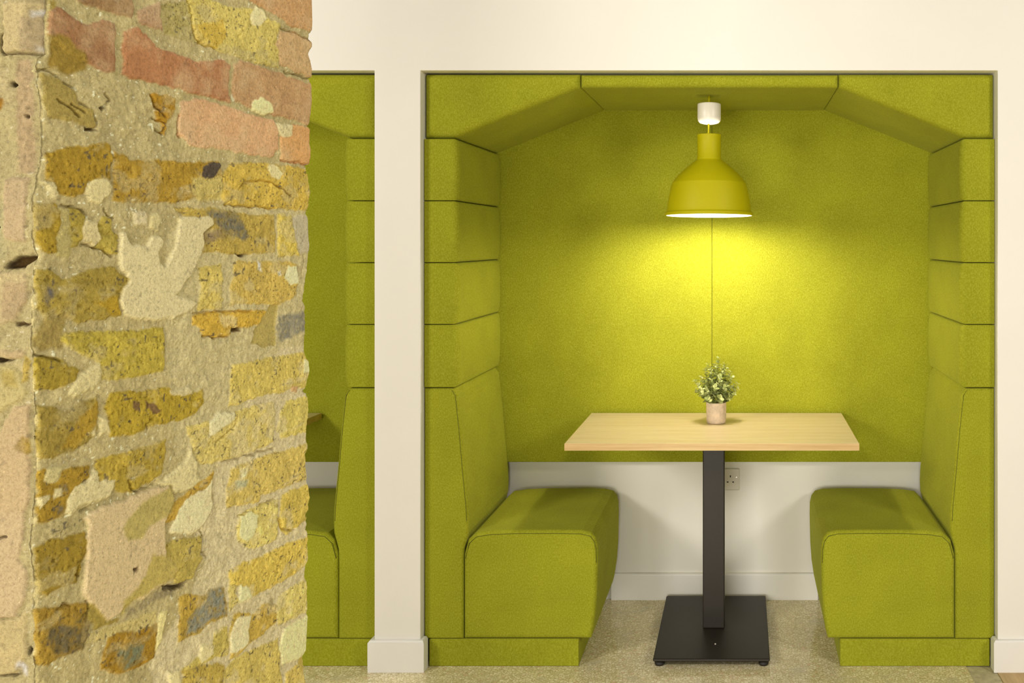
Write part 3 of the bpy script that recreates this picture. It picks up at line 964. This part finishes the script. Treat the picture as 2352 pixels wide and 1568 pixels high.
FRONT_SHAPES = [
 ('L',(214,194,138),[-44,1716,-26,1718,1,1721,2,1657,-23,1656,-43,1657]),
 ('O',(208,186,138),[-23,1700,1,1705,1,1657,-22,1657]),
 ('O',(238,230,206),[-12,1708,2,1708,1,1700,-10,1701]),
 ('O',(230,220,190),[-6,1665,1,1664,1,1657,-6,1658]),
 ('K',(110,85,45),[-47,1678,-44,1680,-44,1660,-42,1656,1,1655,1,1654,-43,1654,-47,1657]),
 ('O',(214,196,140),[-52,1635,-36,1635,-28,1607,-32,1593,-52,1587]),
 ('O',(208,182,134),[-27,1646,-10,1646,-8,1587,-6,1512,-26,1512,-28,1601]),
 ('K',(90,70,35),[-35,1620,-31,1621,-29,1618,-31,1615,-35,1616]),
 ('K',(90,70,35),[-17,1581,-14,1581,-11,1579,-14,1578,-17,1579]),
 ('Y',(176,130,45),[-52,1601,-44,1599,-43,1595,-47,1589,-52,1588]),
 ('L',(206,182,136),[-40,1506,-10,1506,-11,1456,-12,1432,-36,1432,-40,1442,-41,1472]),
 ('O',(208,196,140),[-52,1477,-42,1477,-40,1432,-40,1413,-52,1408]),
 ('K',(90,70,35),[-52,1451,-48,1452,-46,1448,-49,1445,-52,1446]),
 ('K',(95,72,34),[-42,1400,-36,1407,-26,1412,-7,1414,0,1411,-12,1404,-16,1399,-31,1397,-39,1398]),
 ('L',(212,192,138),[-52,1394,-26,1394,-11,1393,-10,1365,-27,1335,-46,1333,-52,1333]),
 ('O',(205,180,132),[-38,1383,-11,1383,-12,1362,-27,1337,-43,1338]),
 ('K',(110,85,45),[-27,1334,-18,1335,-2,1333,-12,1331,-26,1331]),
 ('L',(208,184,132),[-44,1302,-14,1302,-14,1293,-26,1291,-44,1294]),
 ('K',(80,62,30),[-52,1293,-44,1292,-28,1291,-39,1289,-48,1287,-52,1286]),
 ('L',(206,190,126),[-52,1284,-32,1286,-19,1276,-15,1262,-8,1253,-16,1241,-34,1234,-42,1228,-52,1228]),
 ('O',(198,178,100),[-42,1276,-26,1278,-22,1258,-36,1257]),
 ('Y',(205,180,90),[-14,1292,-6,1288,-11,1266,-16,1265]),
 ('C',(212,186,136),[-26,1236,-8,1238,-8,1182,-8,1122,-19,1093,-52,1093,-52,1182,-40,1217]),
 ('Y',(188,158,70),[-26,1184,-16,1197,-8,1196,-9,1180]),
 ('C',(214,190,142),[-52,1110,-12,1110,-15,1076,-20,1054,-10,1035,-12,1008,-26,983,-52,982]),
 ('O',(200,170,80),[-52,1010,-43,1008,-48,999,-52,999]),
 ('L',(210,190,132),[-52,979,-26,982,-12,990,-12,939,-26,916,-52,914]),
 ('K',(110,85,45),[-52,1080,-35,1080,-36,1078,-52,1078]),
 ('O',(242,236,222),[-25,930,-20,933,-16,927,-13,918,-14,914,-19,923,-25,924]),
 ('K',(80,60,30),[-11,948,-8,950,-5,946,-6,941,-9,940,-11,943]),
 ('K',(110,85,45),[-52,914,-31,914,-23,916,-28,912,-52,912]),
]
CRACKS = [
 [-9,1636,4,1639,20,1632],
 [20,1604,39,1594,51,1587],
 [39,1601,59,1593],
 [31,1627,46,1622],
 [52,1604,66,1601],
 [73,1592,78,1584,76,1577],
 [92,1622,99,1614,83,1603],
 [170,1632,178,1618,186,1612,194,1607],
 [174,1602,194,1596,192,1583,178,1586],
 [238,1782,242,1770,245,1753,251,1736,263,1724,296,1723],
 [222,1610,220,1594,225,1580],
 [455,1791,501,1790,533,1788],
 [464,1718,501,1720,540,1719],
 [455,1568,501,1568,533,1567],
 [349,1514,365,1524,400,1530,428,1528,458,1520,482,1510],
 [25,1474,42,1475,54,1471,62,1463],
 [56,1426,78,1423,103,1411],
 [88,1471,94,1465,103,1461],
 [318,1488,383,1487,440,1488],
 [270,1442,277,1449,291,1457],
 [520,1405,523,1393,514,1368],
 [249,1326,306,1323,383,1320],
 [270,1291,296,1286,328,1286],
 [-14,1297,4,1292,20,1285],
 [127,1110,134,1098,146,1090,178,1096],
 [164,1174,158,1180,170,1185],
 [54,1094,68,1091],
 [296,1124,316,1134,341,1144],
 [316,1093,383,1088,440,1086],
 [400,1001,440,1003],
 [291,1072,292,1036,286,1019],
 [265,1005,270,992,265,972,279,960],
 [383,912,400,919],
 [351,1000,370,1001],
 [452,967,455,944,495,936],
 [61,976,64,965,59,951],
 [46,1025,47,1010],
 [15,982,28,983,36,980],
]
FAR_EDGE = [(1860.8,546.0),(1830.1,547.4),(1802.7,546.0),(1798.9,539.5),(1787.9,538.2),(1784.9,546.0),(1777.1,546.0),(1767.8,538.2),(1761.6,534.3),(1751.3,540.8),(1736.8,546.0),(1722.9,546.0),(1719.1,542.1),(1709.5,544.7),(1701.8,544.7),(1674.7,544.7),(1658.8,542.1),(1639.0,538.2),(1634.7,534.3),(1629.3,540.8),(1619.9,539.5),(1604.3,538.2),(1593.1,542.1),(1581.5,542.1),(1567.3,538.2),(1564.3,530.5),(1551.2,529.2),(1550.0,534.3),(1519.5,539.5),(1496.3,536.9),(1486.1,531.8),(1480.6,529.2),(1475.4,534.3),(1438.5,536.9),(1423.1,539.5),(1380.8,533.0),(1358.0,527.9),(1335.3,521.5),(1327.8,520.2),(1315.8,527.9),(1300.4,529.2),(1277.6,526.6),(1243.3,525.3),(1231.6,526.6),(1219.0,535.6),(1203.4,536.9),(1184.9,531.8),(1173.8,529.2),(1169.3,519.0),(1163.4,531.8),(1145.9,535.6),(1126.6,535.6),(1108.4,530.5),(1101.2,527.9),(1092.5,533.0),(1084.8,533.0),(1076.8,534.3),(1065.8,531.8),(1058.4,524.1),(1043.7,527.9),(1020.4,529.2),(996.0,534.3),(979.6,538.2),(957.6,534.3),(951.7,527.9),(942.6,533.0),(934.1,535.6),(924.5,529.2),(917.6,534.3),(911.4,534.3),(896.8,531.8),(869.5,533.0),(865.1,527.9),(852.1,527.9),(844.4,527.9),(820.0,531.8),(788.8,533.0),(766.2,531.8),(736.6,529.2),(714.7,526.6),(709.8,520.2),(705.6,508.9),(702.2,506.4),(694.7,511.4),(687.1,511.4),(675.4,520.2),(654.9,526.6)]
NEAR_EDGE = [(1722.1,4.8),(1656.1,3.0),(1648.9,-7.1),(1614.8,-8.9),(1600.1,-3.0),(1548.1,-1.2),(1521.7,-4.8),(1495.3,-10.7),(1474.4,-14.2),(1427.9,-13.0),(1412.3,-5.9),(1394.3,-11.8),(1355.6,-14.7),(1304.0,-14.7),(1272.8,-13.0),(1251.7,-10.7),(1147.7,-9.5),(1061.8,-16.5),(1028.8,-10.7),(983.1,-13.0),(905.5,-10.7)]
# ------------------------------------------------------------------ the old brick wall end on the left


def lattice(shape_u, shape_v, U, V, size, seed):
    """smooth value noise in 0..1 at points U, V (metres), feature size in metres"""
    r = np.random.default_rng(seed)
    g = r.random((shape_u, shape_v))
    a, b = U / size + 7.0, V / size + 7.0
    i, j = np.floor(a).astype(int), np.floor(b).astype(int)
    s, t = a - i, b - j
    s, t = s * s * (3 - 2 * s), t * t * (3 - 2 * t)
    i0, i1, j0, j1 = i % shape_u, (i + 1) % shape_u, j % shape_v, (j + 1) % shape_v
    return (g[i0, j0] * (1 - s) + g[i1, j0] * s) * (1 - t) + (g[i0, j1] * (1 - s) + g[i1, j1] * s) * t


def fbm(U, V, size, octaves, seed):
    tot, amp, s = 0.0, 0.0, np.zeros_like(U)
    a = 1.0
    for k in range(octaves):
        s = s + a * lattice(97, 89, U, V, size / 2 ** k, seed + k * 17)
        tot += a
        a *= 0.55
    return s / tot


def sstep(a, b, x):
    t = np.clip((x - a) / (b - a), 0, 1)
    return t * t * (3 - 2 * t)


def poly_dist(px, py, pts):
    """signed distance to an outline (negative inside)"""
    d = np.full(px.shape, 1e9)
    ins = np.zeros(px.shape, bool)
    n = len(pts)
    for k in range(n):
        ax, ay = pts[k - 1]
        bx, by = pts[k]
        ex, ey = bx - ax, by - ay
        t = np.clip(((px - ax) * ex + (py - ay) * ey) / max(ex * ex + ey * ey, 1e-12), 0, 1)
        d = np.minimum(d, (px - ax - t * ex) ** 2 + (py - ay - t * ey) ** 2)
        if abs(ey) > 1e-9:
            c = ((ay > py) != (by > py)) & (px < ex * (py - ay) / ey + ax)
            ins ^= c
    d = np.sqrt(d)
    return np.where(ins, -d, d)


def lin3(c):
    return np.array(lin(c)[:3])


#        height  roughness  edge softness (metres)
KIND = {'R': (0.0026, 0.0005, 0.0016), 'Y': (0.0024, 0.0013, 0.0017), 'L': (0.0034, 0.0006, 0.0014),
        'C': (0.0044, 0.0003, 0.0012), 'S': (0.0018, 0.0007, 0.0018), 'M': (0.0008, 0.0013, 0.0024),
        'H': (-0.0030, 0.0003, 0.0012), 'K': (-0.0120, 0.0020, 0.0014), 'D': (0.0030, 0.0014, 0.0014)}


def masonry(U, V, shapes, cracks, seed, base, warp=1.0):
    """colour and relief of a wall face from its traced stones, plaster and cracks"""
    wu = (fbm(U, V, 0.011, 3, seed) - 0.5) * 0.0075 * warp
    wv = (fbm(U, V, 0.011, 3, seed + 5) - 0.5) * 0.0075 * warp
    PU, PV = U + wu, V + wv
    n_mid = fbm(U, V, 0.020, 4, seed + 11)
    n_fin = fbm(U, V, 0.0060, 3, seed + 23)
    n_smear = fbm(U, V * 1.4, 0.034, 4, seed + 51)
    n_big = fbm(U, V, 0.085, 3, seed + 37)
    h = (n_mid - 0.5) * 0.0060 + (n_fin - 0.5) * 0.0022
    tint = 1 + (n_mid - 0.5) * 0.34 + (n_big - 0.5) * 0.20
    colr = lin3(base)[None, None, :] * tint[..., None]
    # sandy grit in the mortar
    grit = lattice(97, 89, U, V, 0.0042, seed + 41)
    colr = np.where((grit > 0.90)[..., None], lin3((236, 222, 176)) * np.ones_like(colr), colr)
    brick = np.zeros(U.shape)
    smooth = np.zeros(U.shape)
    for kind, c, flat in shapes:
        pts = [(flat[k] / 1000, flat[k + 1] / 1000) for k in range(0, len(flat), 2)]
        xs, ys = [p[0] for p in pts], [p[1] for p in pts]
        pad = 0.014
        sel = (PU > min(xs) - pad) & (PU < max(xs) + pad) & (PV > min(ys) - pad) & (PV < max(ys) + pad)
        if not sel.any():
            continue
        d = poly_dist(PU[sel], PV[sel], pts)
        lc = lin3(c) * (1.10 if kind in 'LC' else 1.0)
        if kind in 'OG':
            e = 0.0035 if kind == 'O' else 0.0045
            m = sstep(e, -e, d + (n_mid[sel] - 0.5) * (0.010 if kind == 'G' else 0.004))
            if kind == 'G':
                m = m * np.clip(0.55 + (n_fin[sel] - 0.35) * 1.6, 0.2, 1)
            cc = lc[None, :] * (1 + (n_fin[sel] - 0.5) * 0.35)[:, None]
            colr[sel] = colr[sel] * (1 - m[:, None]) + cc * m[:, None]
            continue
        hh, rough, e = KIND[kind]
        d = d - (0.0016 if kind in 'YR' else 0)
        m = sstep(e, -e, d)
        if kind in 'YM':
            m = m * (1 - 0.5 * sstep(0.54, 0.70, n_smear[sel]))
        mh = sstep(e * 1.2, -e * 2.4, d)
        var = {'Y': 0.42, 'R': 0.30, 'L': 0.12, 'C': 0.07, 'D': 0.5}.get(kind, 0.25)
        cc = lc[None, :] * (1 + (n_mid[sel] - 0.5) * var + (n_fin[sel] - 0.5) * var * 0.7)[:, None]
        if kind == 'R':
            k2 = sstep(0.36, 0.70, 0.5 * n_big[sel] + 0.5 * n_mid[sel])[:, None] * 0.5
            cc = cc * (1 - k2) + lin3((206, 176, 128)) * k2
        colr[sel] = colr[sel] * (1 - m[:, None]) + cc * m[:, None]
        new = hh + (n_mid[sel] - 0.5) * rough * 3.0 + (n_fin[sel] - 0.5) * rough * 1.6
        h[sel] = h[sel] * (1 - mh) + new * mh
        if kind in 'YM':
            brick[sel] = np.maximum(brick[sel], m)
        elif kind in 'LCKHRS':
            brick[sel] = brick[sel] * (1 - m)
        smooth[sel] = np.maximum(smooth[sel], m) if kind in 'LCKHS' else smooth[sel] * (1 - m)
    # pits and burnt specks of the stock bricks
    pit = lattice(97, 89, U, V, 0.0036, seed + 61) * 0.6 + lattice(97, 89, U * 1.3, V, 0.0075, seed + 67) * 0.4
    pm = sstep(0.70, 0.80, pit) * (0.25 + 0.75 * brick)
    h -= pm * 0.0022
    speck = lattice(97, 89, U, V, 0.0034, seed + 71) * 0.7 + lattice(97, 89, U, V, 0.010, seed + 73) * 0.3
    sm = (sstep(0.755, 0.82, speck) * (0.3 + 0.7 * brick) * 0.8)[..., None]
    colr = colr * (1 - sm) + lin3((96, 84, 66)) * sm
    for flat in cracks:
        pts = [(flat[k] / 1000, flat[k + 1] / 1000) for k in range(0, len(flat), 2)]
        for (ax, ay), (bx, by) in zip(pts, pts[1:]):
            sel = (PU > min(ax, bx) - .006) & (PU < max(ax, bx) + .006) & (PV > min(ay, by) - .006) & (PV < max(ay, by) + .006)
            if not sel.any():
                continue
            ex, ey = bx - ax, by - ay
            t = np.clip(((PU[sel] - ax) * ex + (PV[sel] - ay) * ey) / (ex * ex + ey * ey + 1e-12), 0, 1)
            d = np.hypot(PU[sel] - ax - t * ex, PV[sel] - ay - t * ey)
            h[sel] -= sstep(0.0024, 0.0006, d) * 0.0065
    return colr, h, 0.30 + 0.45 * brick - 0.28 * smooth


def plain_bond(U, V, colr, h, seed):
    """ordinary stock brick bond for the stretches above and below"""
    course = 0.078
    row = np.floor(V / course)
    fu = U / 0.232 + 0.5 * (row % 2)
    cu = np.abs(fu - np.floor(fu) - 0.5) * 0.232
    cv = np.abs(V / course - row - 0.5) * course
    m = sstep(0.001, -0.002, np.maximum(cu - 0.110, cv - 0.033))
    k = np.sin(np.floor(fu) * 12.9 + row * 78.2) * 0.5 + 0.5
    c = lin3((196, 164, 82))[None, None, :] * (0.75 + 0.4 * k[..., None])
    return colr * (1 - m[..., None]) + c * m[..., None], h + m * 0.004


NEAR = Vector((-0.83977, 1.12492))
ALONG = Vector((0.1359357, 0.9907177))
OUT = Vector((0.9907177, -0.1359357))
zs = np.concatenate([np.arange(0.0, 0.62, 0.012), np.arange(0.62, 1.885, 0.00125), np.arange(1.885, 2.9, 0.012), [2.9]])
NZ = len(zs)
fe, ne = np.array(sorted(FAR_EDGE)) / 1000, np.array(sorted(NEAR_EDGE)) / 1000
u1 = np.interp(zs, fe[:, 0], fe[:, 1])
u0 = np.interp(zs, ne[:, 0], ne[:, 1])
jag = fbm(zs * 0 + 0.5, zs, 0.010, 3, 300) - 0.5
u0 = u0 + jag * 0.006
NS = 400
t = np.linspace(0, 1, NS)
t = np.where(t < 0.5, 0.5 * (2 * t) ** 0.93, 1 - 0.5 * (2 * (1 - t)) ** 0.93)
U = u0[:, None] + (u1 - u0)[:, None] * t[None, :]
Z = np.repeat(zs[:, None], NS, 1)
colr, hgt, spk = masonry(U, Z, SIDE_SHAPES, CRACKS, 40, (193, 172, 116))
low, high = 0.895 - 0.47 * U, 1.725 + 0.26 * U
inside = sstep(low - 0.05, low - 0.005, Z) * sstep(high + 0.05, high + 0.005, Z)
c2, h2 = plain_bond(U, Z, colr, hgt * 0.6, 5)
colr = colr * inside[..., None] + c2 * (1 - inside[..., None])
hgt = hgt * inside + h2 * (1 - inside)
dfar, dnear = u1[:, None] - U, U - u0[:, None]
r = 0.007
hgt -= np.where(dfar < r, r * (1 - np.sqrt(np.clip(1 - (1 - dfar / r) ** 2, 0, 1))), 0) * 0.9
hgt -= np.where(dnear < 0.004, (1 - dnear / 0.004) ** 2 * 0.002, 0)
X = NEAR.x + U * ALONG.x + hgt * OUT.x
Y = NEAR.y + U * ALONG.y + hgt * OUT.y
# front end, running left from the near corner
s = np.concatenate([np.linspace(0.0012, 0.085, 66), np.linspace(0.089, 0.50, 90)])
SF = np.repeat(s[None, :], NZ, 0)
ZF = np.repeat(zs[:, None], len(s), 1)
cx, cy = NEAR.x + u0 * ALONG.x, NEAR.y + u0 * ALONG.y
XF = cx[:, None] - SF
cf, hf, spf = masonry(XF - NEAR.x, ZF, FRONT_SHAPES, [], 90, (208, 192, 134), 0.8)
fade = sstep(0.0, 0.004, SF)
cys = NEAR.y + (u0.mean() + 0.25 * (np.convolve(np.pad(u0, 30, mode='edge'), np.ones(61) / 61, 'valid') - u0.mean())) * ALONG.y
YFm = (cy[:, None] * (1 - sstep(0.0, 0.02, SF)) + cys[:, None] * sstep(0.0, 0.02, SF)) - hf * fade
# far end and back, plain
far_x, far_y = X[:, -1], Y[:, -1]
bx = np.stack([far_x - q for q in (0.012, 0.05, 0.20, 0.50)], 1)
by = np.stack([np.full(NZ, far_y.max() + 0.004) + q for q in (0, 0, 0, 0)], 1)
cb = np.repeat(colr[:, -1:, :], 4, 1)
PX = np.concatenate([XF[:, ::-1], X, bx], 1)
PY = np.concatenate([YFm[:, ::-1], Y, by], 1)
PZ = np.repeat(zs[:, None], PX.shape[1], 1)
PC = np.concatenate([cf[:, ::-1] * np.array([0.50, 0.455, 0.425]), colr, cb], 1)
NC = PX.shape[1]
PA = np.concatenate([spf[:, ::-1], spk, spk[:, -1:].repeat(4, 1)], 1)
co = np.stack([PX, PY, PZ], -1).reshape(-1, 3)
idx = np.arange(NZ * NC).reshape(NZ, NC)
quads = np.stack([idx[:-1, :-1], idx[:-1, 1:], idx[1:, 1:], idx[1:, :-1]], -1).reshape(-1, 4)
me = bpy.data.meshes.new('wall_left')
me.vertices.add(len(co))
me.vertices.foreach_set('co', co.astype(np.float32).ravel())
nf = len(quads)
me.loops.add(nf * 4)
me.loops.foreach_set('vertex_index', quads.astype(np.int32).ravel())
me.polygons.add(nf)
me.polygons.foreach_set('loop_start', np.arange(0, nf * 4, 4, dtype=np.int32))
me.update(calc_edges=True)
me.validate()
me.polygons.foreach_set('use_smooth', [True] * nf)
at = me.attributes.new('stone', 'FLOAT_COLOR', 'POINT')
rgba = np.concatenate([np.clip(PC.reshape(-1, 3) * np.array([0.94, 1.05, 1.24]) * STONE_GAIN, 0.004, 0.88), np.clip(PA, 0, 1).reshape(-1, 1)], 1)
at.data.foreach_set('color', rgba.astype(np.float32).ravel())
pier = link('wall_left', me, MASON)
tag(pier, 'rough end of an old yellow and red brick wall with mortar and plaster patches', kind='structure')
